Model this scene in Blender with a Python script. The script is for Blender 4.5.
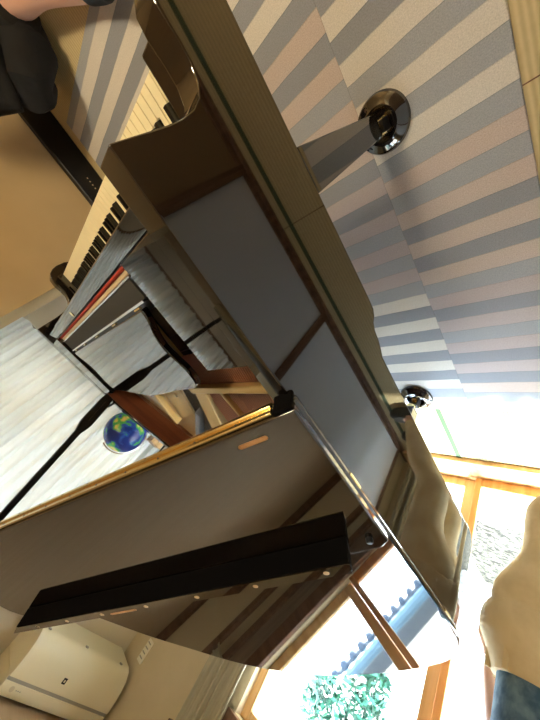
import bpy, bmesh, math, random
from mathutils import Vector, Matrix
for o in list(bpy.data.objects): bpy.data.objects.remove(o)
S = bpy.context.scene
C = S.collection
PI = math.pi
random.seed(4)

# ---------------------------------------------------------------- camera
cd = bpy.data.cameras.new('camera'); cam = bpy.data.objects.new('camera', cd); C.objects.link(cam)
RM = [(-0.6523121, 0.53238196, -0.53949826), (0.07595642, 0.75411826, 0.65233141), (0.75413497, 0.38454532, -0.53235829)]
m = Matrix(((RM[0][0], -RM[1][0], -RM[2][0]), (RM[0][1], -RM[1][1], -RM[2][1]), (RM[0][2], -RM[1][2], -RM[2][2])))
cam.matrix_world = Matrix.Translation((-0.4772, 0.30623, 1.22911)) @ m.to_4x4()
cd.sensor_fit = 'AUTO'; cd.sensor_width = 36; cd.lens = 36 * 294.083 / 720
cd.shift_x = (270 - 267.61) / 720; cd.shift_y = (362.905 - 360) / 720
cd.clip_start = 0.02
S.camera = cam
# ---------------------------------------------------------------- world, sun, exposure
W = bpy.data.worlds.new('sky'); S.world = W; W.use_nodes = True
nt = W.node_tree; bg = nt.nodes['Background']
tc = nt.nodes.new('ShaderNodeTexCoord'); sx = nt.nodes.new('ShaderNodeSeparateXYZ'); cr = nt.nodes.new('ShaderNodeValToRGB')
nt.links.new(tc.outputs['Generated'], sx.inputs[0]); nt.links.new(sx.outputs['Z'], cr.inputs[0]); nt.links.new(cr.outputs[0], bg.inputs[0])
cr.color_ramp.elements[0].color = (1, 1, 1, 1); cr.color_ramp.elements[1].color = (.62, .78, 1, 1); cr.color_ramp.elements[1].position = .8
bg.inputs[1].default_value = 9
sd = bpy.data.lights.new('sun', 'SUN'); sd.energy = 6.5; sd.angle = .03; sd.color = (1, .96, .88)
sun = bpy.data.objects.new('sun', sd); C.objects.link(sun)
sun.rotation_euler = Vector((.22, .52, 1.15)).to_track_quat('Z', 'Y').to_euler()
S.view_settings.view_transform = 'Standard'; S.view_settings.look = 'None'
S.view_settings.gamma = 1; S.view_settings.use_curve_mapping = False
S.view_settings.exposure = 1.7

# ---------------------------------------------------------------- materials
def mat(name, col, rough=.5, metal=0, ior=1.45, **kw):
    M = bpy.data.materials.new(name); M.use_nodes = True
    b = M.node_tree.nodes['Principled BSDF']
    b.inputs['Base Color'].default_value = (*col, 1); b.inputs['Roughness'].default_value = rough
    b.inputs['Metallic'].default_value = metal; b.inputs['IOR'].default_value = ior
    for k, v in kw.items(): b.inputs[k.replace('_', ' ')].default_value = v
    return M
def N(M, t, **kw):
    n = M.node_tree.nodes.new(t)
    for k, v in kw.items(): setattr(n, k, v)
    return n
def L(M, a, b): M.node_tree.links.new(a, b)
def P(M): return M.node_tree.nodes['Principled BSDF']
def math_(M, op, a, b=None):
    n = N(M, 'ShaderNodeMath', operation=op)
    for i, v in enumerate((a, b)):
        if v is None: continue
        if isinstance(v, (int, float)): n.inputs[i].default_value = v
        else: L(M, v, n.inputs[i])
    return n.outputs[0]
def noisy(M, c1, c2, scale=(8, 8, 8), detail=4, lo=.35, hi=.65, bump=0, dist=.002):
    t = N(M, 'ShaderNodeTexCoord'); mp = N(M, 'ShaderNodeMapping'); mp.inputs['Scale'].default_value = scale
    n = N(M, 'ShaderNodeTexNoise'); n.inputs['Scale'].default_value = 1; n.inputs['Detail'].default_value = detail
    r = N(M, 'ShaderNodeValToRGB'); e = r.color_ramp.elements
    e[0].position = lo; e[0].color = (*c1, 1); e[1].position = hi; e[1].color = (*c2, 1)
    L(M, t.outputs['Object'], mp.inputs[0]); L(M, mp.outputs[0], n.inputs[0]); L(M, n.outputs[0], r.inputs[0])
    L(M, r.outputs[0], P(M).inputs['Base Color'])
    if bump:
        bn = N(M, 'ShaderNodeBump'); bn.inputs['Strength'].default_value = bump; bn.inputs['Distance'].default_value = dist
        L(M, n.outputs[0], bn.inputs['Height']); L(M, bn.outputs[0], P(M).inputs['Normal'])
    return M
m_black = mat('polished_black', (.006, .005, .005), .035, ior=2.05)
m_lid = mat('polished_black_lid', (.012, .009, .007), .03, ior=2.2)
m_satin = mat('satin_black', (.006, .006, .007), .35)
m_grey = mat('dark_grey_felt', (.045, .045, .042), .8)
m_bar = mat('brushed_edge', (.62, .62, .6), .25, 1)
m_white = mat('ivory_key', (.96, .87, .58), .3)
m_keyb = mat('ebony_key', (.008, .007, .006), .25)
m_red = mat('red_felt', (.36, .045, .03), .95)
m_cream = mat('pale_wood', (.72, .55, .33), .5)
m_gold = noisy(mat('gold_plate', (.62, .46, .22), .36, .6), (.66, .43, .16), (.76, .53, .23), (6, 6, 6))
m_brass = mat('brass', (.92, .72, .34), .22, 1)
m_copper = mat('copper_winding', (.62, .27, .15), .45, .3)
m_steel = mat('steel_wire', (.5, .5, .5), .3, 1)
m_mahog = noisy(mat('mahogany_veneer', (.13, .035, .015), .3), (.10, .026, .012), (.17, .05, .02), (3, 3, 40))
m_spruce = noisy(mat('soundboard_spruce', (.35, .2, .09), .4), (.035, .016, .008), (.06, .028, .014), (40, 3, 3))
m_felt = mat('grey_felt', (.3, .32, .36), .9)
m_felt_b = mat('black_felt', (.004, .004, .005), .9, Specular_IOR_Level=.1)
m_tag = mat('copper_tag', (.75, .42, .2), .45, .3)
m_chrome = mat('chrome', (.75, .75, .75), .15, 1)

def m_tatami(name, ax):
    M = mat(name, (.7, .58, .33), .65)
    t = N(M, 'ShaderNodeTexCoord'); s = N(M, 'ShaderNodeSeparateXYZ'); L(M, t.outputs['Object'], s.inputs[0])
    v = math_(M, 'SINE', math_(M, 'MULTIPLY', s.outputs[ax], 2 * PI / .0155))
    v = math_(M, 'MULTIPLY_ADD', v, .5); v.node.inputs[2].default_value = .5
    n = N(M, 'ShaderNodeTexNoise'); n.inputs['Scale'].default_value = 60; L(M, t.outputs['Object'], n.inputs[0])
    k = math_(M, 'ADD', math_(M, 'MULTIPLY', v, .6), math_(M, 'MULTIPLY', n.outputs[0], .4))
    r = N(M, 'ShaderNodeValToRGB'); r.color_ramp.elements[0].color = (.42, .33, .17, 1); r.color_ramp.elements[1].color = (.62, .50, .28, 1)
    L(M, k, r.inputs[0]); L(M, r.outputs[0], P(M).inputs['Base Color'])
    b = N(M, 'ShaderNodeBump'); b.inputs['Strength'].default_value = .5; b.inputs['Distance'].default_value = .002
    L(M, v, b.inputs['Height']); L(M, b.outputs[0], P(M).inputs['Normal'])
    return M
m_tat = m_tatami('tatami_straw', 0)
def m_carpet_():
    M = mat('striped_carpet', (.5, .5, .5), .95)
    t = N(M, 'ShaderNodeTexCoord'); s = N(M, 'ShaderNodeSeparateXYZ'); L(M, t.outputs['Object'], s.inputs[0])
    wn = N(M, 'ShaderNodeTexNoise'); wn.inputs['Scale'].default_value = 9; L(M, t.outputs['Object'], wn.inputs[0])
    wob = math_(M, 'MULTIPLY', math_(M, 'SUBTRACT', wn.outputs[0], .5), .006)
    x = math_(M, 'DIVIDE', math_(M, 'ADD', math_(M, 'ADD', s.outputs[0], wob), .388 + 3.9), .39); x = math_(M, 'MINIMUM', x, 11.9); bx = math_(M, 'FLOOR', x)
    sh = math_(M, 'MULTIPLY', bx, .027)
    y = math_(M, 'DIVIDE', math_(M, 'ADD', math_(M, 'ADD', math_(M, 'ADD', s.outputs[1], wob), 5.023), math_(M, 'SUBTRACT', sh, .27)), .0622); by = math_(M, 'FLOOR', y)
    par = math_(M, 'MODULO', by, 2.0)
    def white(a, b):
        cv = N(M, 'ShaderNodeCombineXYZ'); L(M, a, cv.inputs[0]); L(M, b, cv.inputs[1])
        w = N(M, 'ShaderNodeTexWhiteNoise', noise_dimensions='2D'); L(M, cv.outputs[0], w.inputs[0]); return w
    wg = white(bx, math_(M, 'FLOOR', math_(M, 'DIVIDE', by, 8)))
    lr = N(M, 'ShaderNodeValToRGB'); e = lr.color_ramp.elements; lr.color_ramp.interpolation = 'CONSTANT'
    e[0].color = (.60, .56, .50, 1); e[1].position = .45; e[1].color = (.50, .41, .36, 1)
    e2 = e.new(.72); e2.color = (.44, .37, .36, 1)
    L(M, wg.outputs[0], lr.inputs[0])
    dr = N(M, 'ShaderNodeValToRGB'); e = dr.color_ramp.elements; dr.color_ramp.interpolation = 'CONSTANT'
    e[0].color = (.26, .27, .295, 1); e[1].position = .6; e[1].color = (.33, .34, .36, 1)
    w2 = white(by, bx); L(M, w2.outputs[0], dr.inputs[0])
    mx = N(M, 'ShaderNodeMixRGB'); L(M, par, mx.inputs[0]); L(M, lr.outputs[0], mx.inputs[1]); L(M, dr.outputs[0], mx.inputs[2])
    fy = math_(M, 'FRACT', y); fx = math_(M, 'FRACT', x)
    ed = math_(M, 'LESS_THAN', math_(M, 'MINIMUM', math_(M, 'MULTIPLY', fx, .39), math_(M, 'MULTIPLY', fy, .0622)), .0022)
    n = N(M, 'ShaderNodeTexNoise'); n.inputs['Scale'].default_value = 320; n.inputs['Detail'].default_value = 3; L(M, t.outputs['Object'], n.inputs[0])
    k = math_(M, 'MULTIPLY_ADD', n.outputs[0], .7); k.node.inputs[2].default_value = .65
    k = math_(M, 'SUBTRACT', k, math_(M, 'MULTIPLY', ed, .22))
    m2 = N(M, 'ShaderNodeVectorMath', operation='SCALE'); L(M, mx.outputs[0], m2.inputs[0]); L(M, k, m2.inputs['Scale'])
    L(M, m2.outputs[0], P(M).inputs['Base Color'])
    b = N(M, 'ShaderNodeBump'); b.inputs['Strength'].default_value = .5; b.inputs['Distance'].default_value = .003
    L(M, k, b.inputs['Height']); L(M, b.outputs[0], P(M).inputs['Normal'])
    return M
m_carpet = m_carpet_()
m_plaster = noisy(mat('tan_plaster', (.46, .33, .17), .9), (.44, .32, .165), (.48, .35, .185), (3, 3, 3))
m_cream_wall = noisy(mat('cream_wallpaper', (.62, .53, .36), .9), (.60, .51, .34), (.64, .55, .38), (4, 4, 4))
m_whitewall = mat('off_white_wall', (.62, .56, .44), .9)
m_ceil = noisy(mat('ceiling_boards', (.5, .38, .25), .6), (.46, .33, .20), (.49, .355, .22), (2, 60, 2))
m_wood = noisy(mat('honey_wood', (.72, .45, .2), .35), (.62, .36, .14), (.80, .52, .25), (30, 30, 2))
m_darkwood = noisy(mat('brown_wood', (.16, .08, .045), .4), (.12, .055, .03), (.2, .1, .055), (30, 30, 3))
m_fusuma = noisy(mat('grey_door_paper', (.42, .44, .46), .85), (.62, .64, .66), (.66, .68, .70), (2, 2, 2))
m_border = mat('green_cloth_border', (.05, .085, .045), .9)
m_ac = mat('cream_plastic', (.78, .72, .52), .35)
m_acgrey = mat('grey_plastic', (.35, .34, .29), .5)

# ---------------------------------------------------------------- mesh helpers
class MB:
    def __init__(s): s.b = bmesh.new()
    def poly(s, pts, f, a, b):
        """prism: 2-D polygon pts swept from a to b; f(u, v, w) gives the world point"""
        lo = [s.b.verts.new(f(u, v, a)) for u, v in pts]; hi = [s.b.verts.new(f(u, v, b)) for u, v in pts]
        n = len(pts)
        s.b.faces.new(lo[::-1]); s.b.faces.new(hi)
        for i in range(n): s.b.faces.new((lo[i], lo[(i + 1) % n], hi[(i + 1) % n], hi[i]))
        return s
    def box(s, x0, x1, y0, y1, z0, z1, f=None):
        return s.poly([(x0, y0), (x1, y0), (x1, y1), (x0, y1)], f or (lambda u, v, w: (u, v, w)), z0, z1)
    def tube(s, pts, r, n=8):
        pts = [Vector(q) for q in pts]; R = r if hasattr(r, '__len__') else [r] * len(pts); rings = []
        for i, q in enumerate(pts):
            d = (pts[min(i + 1, len(pts) - 1)] - pts[max(i - 1, 0)]).normalized()
            a = d.orthogonal().normalized() if i == 0 else (pa - d * pa.dot(d)).normalized()
            pa = a; c = d.cross(a)
            ri = R[i] if hasattr(R[i], '__len__') else (R[i], R[i])
            rings.append([s.b.verts.new(q + a * (ri[0] * math.cos(2 * PI * k / n)) + c * (ri[1] * math.sin(2 * PI * k / n))) for k in range(n)])
        for A, B in zip(rings, rings[1:]):
            for k in range(n): s.b.faces.new((A[k], A[(k + 1) % n], B[(k + 1) % n], B[k]))
        s.b.faces.new(rings[0][::-1]); s.b.faces.new(rings[-1])
        return s
    def lathe(s, prof, c=(0, 0, 0), n=32, sx=1, sy=1, M=None):
        rings = []
        for r, z in prof:
            ring = []
            for k in range(n):
                v = Vector((r * sx * math.cos(2 * PI * k / n), r * sy * math.sin(2 * PI * k / n), z))
                if M: v = M @ v
                ring.append(s.b.verts.new(v + Vector(c)))
            rings.append(ring)
        for A, B in zip(rings, rings[1:]):
            for k in range(n): s.b.faces.new((A[k], A[(k + 1) % n], B[(k + 1) % n], B[k]))
        s.b.faces.new(rings[0][::-1]); s.b.faces.new(rings[-1])
        return s
    def sphere(s, c, r, n=24):
        prof = [(max(1e-4, r * math.sin(PI * i / (n // 2))), -r * math.cos(PI * i / (n // 2))) for i in range(n // 2 + 1)]
        return s.lathe(prof, c, n)
    def build(s, name, material, parent=None, bevel=0, smooth=True, seg=2):
        bmesh.ops.recalc_face_normals(s.b, faces=s.b.faces)
        me = bpy.data.meshes.new(name); s.b.to_mesh(me); s.b.free()
        me.materials.append(material)
        o = bpy.data.objects.new(name, me); C.objects.link(o)
        if smooth:
            for q in me.polygons: q.use_smooth = True
            me.set_sharp_from_angle(angle=.6)
        if parent:
            o.parent = parent
            if parent.type == 'EMPTY': o.matrix_parent_inverse = Matrix.Translation(-parent.location)
        if bevel:
            bv = o.modifiers.new('bevel', 'BEVEL'); bv.width = bevel; bv.segments = seg; bv.limit_method = 'ANGLE'; bv.angle_limit = .6
            bv.harden_normals = False
            wn = o.modifiers.new('flat_normals', 'WEIGHTED_NORMAL'); wn.keep_sharp = True
        return o
def tag(o, label=None, cat=None, group=None, kind=None):
    for k, v in (('label', label), ('category', cat), ('group', group), ('kind', kind)):
        if v: o[k] = v
    return o
def thing(name, loc, label, cat, group=None):
    o = bpy.data.objects.new(name, None); C.objects.link(o); o.location = loc; o.empty_display_size = .1
    return tag(o, label, cat, group)
def struct(o): o['kind'] = 'structure'; return o
def copytree(o, d, parent=None):
    c = o.copy(); C.objects.link(c)
    if parent: c.parent = parent
    else: c.location = o.location + Vector(d)
    for ch in o.children: copytree(ch, d, c)
    return c
def catmull(pts, n=6, closed=False):
    out = []; m_ = len(pts)
    for i in range(m_ - 1):
        p0 = pts[max(i - 1, 0)]; p1 = pts[i]; p2 = pts[i + 1]; p3 = pts[min(i + 2, m_ - 1)]
        for k in range(n):
            t = k / n
            out.append(tuple(.5 * (2 * b + (c - a) * t + (2 * a - 5 * b + 4 * c - d) * t * t + (3 * b - a - 3 * c + d) * t ** 3) for a, b, c, d in zip(p0, p1, p2, p3)))
    return out + [tuple(pts[-1])]
def offs(pts, d):
    out = []
    for i, q in enumerate(pts):
        a = Vector(pts[max(i - 1, 0)]); b = Vector(pts[min(i + 1, len(pts) - 1)]); t = (b - a).normalized()
        out.append((q[0] - t.y * d, q[1] + t.x * d))
    return out
YZ = lambda u, v, w: (w, u, v)      # profile (y, z) swept along x
XZ = lambda u, v, w: (u, w, v)      # profile (x, z) swept along y

# ================================================================ SETTING
CEIL = 2.36; YW = 2.21; XL = -.72; XR = 2.0; YB = -2.3
struct(MB().box(XL - .1, 2.6, YB - .1, YW + .1, -.1, 0).build('floor', m_tat, smooth=False))
struct(MB().box(XL - .1, 2.6, YB - .1, YW + .1, CEIL, CEIL + .08).build('ceiling', m_ceil, smooth=False))
# green cloth borders of the mats
for i, (x0, x1, y0, y1) in enumerate([(.155, .181, 1.62, 2.1), (-.672, -.648, YB, 2.1), (1.02, 1.045, 1.62, 2.1)]):
    struct(MB().box(x0, x1, y0, y1, 0, .002).build('trim_%d' % (i + 1), m_border, smooth=False))
struct(MB().box(XL, -.388, .407, .4105, 0, .0015).build('trim_4', m_darkwood, smooth=False))
# window wall at the tail end, opening x -.45..0.95, z .03..1.7
WX0, WX1, WT = -.45, .95, 1.70
w = MB(); w.box(XL - .1, WX0, YW, YW + .1, 0, CEIL); w.box(WX1, XR + .1, YW, YW + .1, 0, CEIL); w.box(WX0, WX1, YW, YW + .1, WT, CEIL)
struct(w.build('wall_front', m_cream_wall, smooth=False))
struct(MB().box(XL, XR, YW - .13, YW + .12, 0, .03).build('trim_5', m_wood, bevel=.004))          # sill board
struct(MB().box(WX0 - .03, WX1 + .03, YW - .035, YW, WT, WT + .07).build('trim_6', m_darkwood, bevel=.003))
struct(MB().box(WX0 - .03, WX1 + .03, YW - .02, YW, WT + .0705, WT + .155).build('trim_12', noisy(mat('greyed_wood', (.2, .15, .11), .5), (.2, .15, .11), (.27, .2, .15), (3, 30, 60)), bevel=.002))
struct(MB().box(WX0 - .03, WX1 + .03, YW - .045, YW, WT + .1555, WT + .19).build('trim_13', m_darkwood, bevel=.003))      # lintel
struct(MB().box(WX0 - .25, WX1 + .30, YW - .095, YW - .055, 1.935, 1.965).build('trim_7', m_darkwood, bevel=.003))   # curtain rail
struct(MB().box(XL, XR, YW - .03, YW, CEIL - .06, CEIL).build('trim_8', m_darkwood, bevel=.003))
m_glass = bpy.data.materials.new('window_glass'); m_glass.use_nodes = True
g = m_glass.node_tree; g.nodes.clear()
_o = g.nodes.new('ShaderNodeOutputMaterial'); _m = g.nodes.new('ShaderNodeMixShader'); _t = g.nodes.new('ShaderNodeBsdfTransparent'); _g = g.nodes.new('ShaderNodeBsdfGlossy')
_f = g.nodes.new('ShaderNodeFresnel'); _f.inputs[0].default_value = 1.35; _g.inputs['Roughness'].default_value = .02
_q = g.nodes.new('ShaderNodeNewGeometry'); _w = g.nodes.new('ShaderNodeMath'); _w.operation = 'SUBTRACT'; _w.inputs[0].default_value = 1; g.links.new(_q.outputs['Backfacing'], _w.inputs[1])
_x = g.nodes.new('ShaderNodeMath'); _x.operation = 'MULTIPLY'; g.links.new(_f.outputs[0], _x.inputs[0]); g.links.new(_w.outputs[0], _x.inputs[1]); g.links.new(_x.outputs[0], _m.inputs[0]); g.links.new(_t.outputs[0], _m.inputs[1]); g.links.new(_g.outputs[0], _m.inputs[2]); g.links.new(_m.outputs[0], _o.inputs[0])
_t.inputs[0].default_value = (.97, 1, .99, 1)
m_orange = noisy(mat('orange_wood', (.7, .3, .08), .35), (.62, .25, .06), (.78, .36, .12), (30, 30, 2))
def sash(n, x0, x1, y, mw, wl, wr):
    f = MB(); f.box(x0, x0 + wl, y, y + .03, .03, WT); f.box(x1 - wr, x1, y, y + .03, .03, WT)
    f.box(x0 + wl, x1 - wr, y, y + .03, .03, .085); f.box(x0 + wl, x1 - wr, y, y + .03, WT - .05, WT)
    fr = struct(f.build('window_%d' % n, mw, bevel=.003))
    MB().box(x0 + wl, x1 - wr, y + .012, y + .017, .085, WT - .05).build('glass_pane', m_glass, fr, smooth=False)
sash(1, WX0, .105, YW + .01, m_orange, .035, .032)
sash(2, .11, WX1, YW + .045, m_wood, .055, .05)
# left wall right behind the camera: grey sliding doors in dark frames
w = MB(); w.box(XL - .1, XL - .03, YB, YW, 0, CEIL); w.box(XL - .03, XL, YB, YW, 1.80, CEIL)
struct(w.build('wall_left', m_cream_wall, smooth=False))
struct(MB().box(XL - .03, XL + .012, YB, YW, 1.76, 1.80).build('trim_9', m_darkwood, bevel=.003))
struct(MB().box(XL - .03, XL + .012, YB, YW, 0, .018).build('trim_10', m_darkwood, bevel=.003))
m_kraft = noisy(mat('tan_door_paper', (.42, .28, .15), .85), (.24, .15, .075), (.28, .18, .09), (2, 2, 2))
for i, (y0, y1, mm) in enumerate([(-.78, .10, m_kraft), (.10, .90, m_fusuma), (.90, 2.05, m_fusuma)]):
    f = MB(); f.box(XL - .028, XL - .002, y0, y0 + .022, .018, 1.76); f.box(XL - .028, XL - .002, y1 - .022, y1, .018, 1.76)
    f.box(XL - .028, XL - .002, y0 + .022, y1 - .022, .018, .045); f.box(XL - .028, XL - .002, y0 + .022, y1 - .022, 1.735, 1.76)
    fr = struct(f.build('door_%d' % (i + 1), m_darkwood, bevel=.002))
    MB().box(XL - .022, XL - .012, y0 + .022, y1 - .022, .045, 1.735).build('door_panel', mm, fr, smooth=False)
struct(MB().box(XL - .1, XR + .6, YB - .1, YB, 0, CEIL).build('wall_back', m_plaster, smooth=False))
# right side: tan wall standing forward, then the recessed wall with the sheer curtain window
struct(MB().box(1.64, XR + .6, YB, -.035, 0, CEIL).build('wall_right_forward', m_plaster, smooth=False))
RW0, RW1, RZ0, RZ1 = .0, 1.28, .86, 1.95
w = MB(); w.box(XR + .04, XR + .14, -.035, YW + .1, 0, RZ0); w.box(XR + .04, XR + .14, -.035, RW0, RZ0, CEIL)
w.box(XR + .04, XR + .14, RW1, YW + .1, RZ0, CEIL); w.box(XR + .04, XR + .14, RW0, RW1, RZ1, CEIL)
struct(w.build('wall_right', m_whitewall, smooth=False))
f = MB()
for y in (RW0, .42, .86, RW1 - .04): f.box(XR + .07, XR + .11, y, y + .04, RZ0, RZ1)
for z in (RZ0, 1.38, RZ1 - .04): f.box(XR + .07, XR + .11, RW0, RW1, z, z + .04)
fr = struct(f.build('window_3', m_darkwood, smooth=False))
MB().box(XR + .088, XR + .092, RW0, RW1, RZ0, RZ1).build('glass_pane', m_glass, fr, smooth=False)
# outside
struct(MB().box(-9, 14, YW + .1, 20, -.45, -.4).build('ground_outside', noisy(mat('pale_concrete', (.85, .83, .78), .9), (.80, .78, .72), (.88, .86, .82), (3, 3, 3)), smooth=False))
struct(MB().box(XL - .5, XR + .3, YW + .12, 2.95, -.12, -.06).build('veranda', noisy(mat('veranda_board', (.85, .82, .75), .7), (.82, .78, .7), (.9, .87, .82), (2, 40, 2)), smooth=False))

struct(MB().box(3.0, 3.1, -3, 3.4, -.4, 2.3).build('wall_sky_block', noisy(mat('sky_block_plaster', (.6, .58, .54), .9), (.55, .53, .49), (.65, .63, .59), (2, 2, 2)), smooth=False))  # unseen wall, added to cut the sky light on the sheer curtain
# ================================================================ CARPET
tag(MB().box(-.388, 1.52, -.74, 1.64, .0005, .009).build('striped_carpet', m_carpet, bevel=.003),
    'grey and beige striped carpet spread on the tatami under the piano', 'carpet')

# ================================================================ GRAND PIANO
GP = thing('grand_piano', (.6, .9, 0), 'glossy black grand piano with its lid open and front flap folded back', 'piano')
X0, X1 = -.104, 1.332; T = .052; ZT = .9706; YF = .14
bent = catmull([(X1, .55), (X1, .64), (1.305, .74), (1.235, .85), (1.155, .97), (1.085, 1.14), (1.0, 1.34), (.905, 1.5), (.79, 1.68), (.63, 1.82), (.42, 1.885), (.2, 1.88), (.02, 1.825), (-.07, 1.73), (X0, 1.58), (X0, 1.5)], 6)
outer = [(X1, YF), (X1, .3)] + bent + [(X0, 1.3), (X0, 1.1), (X0, .9), (X0, .7), (X0, .5), (X0, .3), (X0, YF)]
def wall_loft(pl, d0, d1, z0, z1, close=0):
    a = offs(pl, d0); c = offs(pl, d1); b = bmesh.new(); V = []
    for p, q in zip(a, c): V.append([b.verts.new((p[0], p[1], z0)), b.verts.new((p[0], p[1], z1)), b.verts.new((q[0], q[1], z1)), b.verts.new((q[0], q[1], z0))])
    for A, B in zip(V, V[1:]):
        for k in range(4): b.faces.new((A[k], B[k], B[(k + 1) % 4], A[(k + 1) % 4]))
    b.faces.new(V[0]); b.faces.new(V[-1][::-1])
    mb = MB(); mb.b.free(); mb.b = b; return mb
wall_loft_raw = wall_loft
YS, YT = .74, .60        # side walls end here, the bent part runs between
nose = [(-.02, .762), (-.04, .748), (-.052, .725), (-.057, .70), (-.055, .66), (-.043, .625), (-.025, .60)]
front = [(YF, ZT), (YF, .905), (.1395, .87), (.137, .84), (.130, .808), (.118, .785), (.10, .77), (.075, .762), (.045, .762), (.01, .766)] + nose
bass = front + [(.60, .60), (.63, .602), (.645, .612), (.655, .628), (.672, .638), (.70, .642), (.725, .652), (YS, .66), (YS, ZT)]
treble = front + [(YT - .05, .60), (YT - .03, .61), (YT - .02, .64), (YT, .66), (YT, ZT)]
midc = [(X1, YT)] + [q for q in outer if q[1] > YT + .01 and not (q[0] == X0 and q[1] < YS + .01)] + [(X0, YS)]
rm = wall_loft_raw(midc, 0, T, .66, ZT)
rm.poly(bass, YZ, X0, X0 + T); rm.poly(treble, YZ, X1 - T, X1)
bmesh.ops.remove_doubles(rm.b, verts=rm.b.verts, dist=.0015)
kill = [f for f in rm.b.faces if all(abs(v.co.y - YS) < .002 for v in f.verts) and f.calc_center_median().x < .2] + [f for f in rm.b.faces if all(abs(v.co.y - YT) < .002 for v in f.verts) and f.calc_center_median().x > 1]
bmesh.ops.delete(rm.b, geom=kill, context='FACES_ONLY')
rim = rm.build('rim', m_black, GP, bevel=.005, seg=3)
inner = [q for q in outer if q[1] > .52]
wall_loft(inner, T + .0005, T + .006, .80, .962).build('inner_veneer', m_mahog, rim)
for a, b in ((X0 + T + .0005, -.004), (1.232, X1 - T - .0005)):
    MB().box(a, b, -.006, .118, .662, .745).build('cheek_block', m_black, GP, bevel=.004)
MB().box(X0 + T + .0005, X1 - T - .0005, -.02, .60, .60, .6595).build('keybed', m_black, GP, bevel=.003)
MB().box(-.004, 1.232, -.019, -.004, .6605, .682).build('key_slip', m_black, GP, bevel=.003)
wall_loft([q for q in outer if q[1] > .72], T + .006, T + .05, .661, .70).build('lower_frame', m_satin, GP)
# keys
wmesh = {}
def white_mesh(cl, cr):
    if (cl, cr) in wmesh: return wmesh[cl, cr]
    w_ = .0236; a, b = .0010, w_ - .0010
    l = a + (.0068 if cl else 0); r = b - (.0068 if cr else 0)
    pts = [(a, 0), (b, 0), (b, .05), (r, .05), (r, .15), (l, .15), (l, .05), (a, .05)]
    q = []
    for p in pts:
        if not q or (abs(p[0] - q[-1][0]) + abs(p[1] - q[-1][1])) > 1e-6: q.append(p)
    o = MB().poly(q, lambda u, v, w: (u, v, w), .70, .72).build('white_key', m_white, bevel=.0008)
    wmesh[cl, cr] = o; return o
def kid(o, loc, first):
    c = o if first else o.copy()
    if not first: C.objects.link(c)
    c.parent = GP; c.matrix_parent_inverse = Matrix.Translation(-GP.location); c.location = loc
    return c
notes = 'ABCDEFG'; seen = set(); bk = None; i = 0
blk = MB().poly([(-.005, .0), (.005, .0), (.005, .1), (-.005, .1)], lambda u, v, w: (u * (1 if w < .725 else .86), v + (0 if w < .725 else .004 if v < .05 else 0), w), .7205 - .01, .7325)
bproto = blk.build('black_key', m_keyb, bevel=.001)
for i in range(52):
    n = notes[i % 7]
    sharp = n in 'ACDFG' and i < 51
    prev = i > 0 and notes[(i - 1) % 7] in 'ACDFG'
    k = (prev, sharp); o = white_mesh(*k); kid(o, (i * .02362, 0, 0), k not in seen); seen.add(k)
    if sharp:
        kid(bproto, ((i + 1) * .02362, .0505, 0), bk is None); bk = 1
# fallboard and the deck behind it
fb = [(.150, .722), (.152, .745), (.158, .79), (.168, .845), (.180, .90), (.1885, .945), (.190, .957), (.193, .960), (.225, .9555), (.2268, .954), (.2268, .90), (.19, .722)]
FB = MB().poly(fb, YZ, X0 + T + .001, X1 - T - .001).build('fallboard', m_black, GP)
MB().box(X0 + T + .001, X1 - T - .001, .2275, .33, .93, .944).build('deck', m_satin, GP, bevel=.001)
MB().lathe([(.011, 0), (.011, .001)], (0, 0, 0), 20, M=Matrix.Translation((.66, .213, .9572))).build('gold_disc', m_brass, FB)  # small round gold mark on the fallboard top
MB().box(.11, 1.12, .2315, .2405, .9445, .955).build('felt_strip', m_red, GP, bevel=.003)
MB().box(.115, 1.115, .241, .250, .9445, .952).build('pale_strip', m_cream, GP, bevel=.001)
MB().box(.12, 1.11, .2525, .2575, .9445, .960).build('front_rail', m_bar, GP, bevel=.001)
MB().box(.13, 1.10, .258, .3035, .9445, .958).build('desk_base', m_grey, GP, bevel=.001)
MB().box(.14, 1.09, .304, .3105, .9445, .962).build('rear_rail', m_bar, GP, bevel=.001)
for x in (.18, .38, .60, .82, 1.02): MB().tube([(x, .3145, .958), (x + .035, .3145, .958)], .0035, 8).build('desk_hinge', m_brass, GP)
MB().box(X0 + T + .0008, .122, .229, .507, .945, .957).build('side_tray', m_black, GP, bevel=.003)
MB().box(1.125, X1 - T - .0008, .229, .57, .945, .9692).build('side_tray', m_black, GP, bevel=.003)
half = catmull([(.165, .3185), (.172, .345), (.200, .385), (.210, .42), (.200, .46), (.191, .495), (.198, .53), (.222, .549), (.28, .554), (.371, .560), (.48, .572), (.614, .583)], 4)
desk = half + [(1.228 - x, y) for x, y in half[-2::-1]]
MB().poly(desk, lambda u, v, w: (u, v, w), .950, .968).build('music_desk', m_black, GP, bevel=.004, seg=3)
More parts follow.
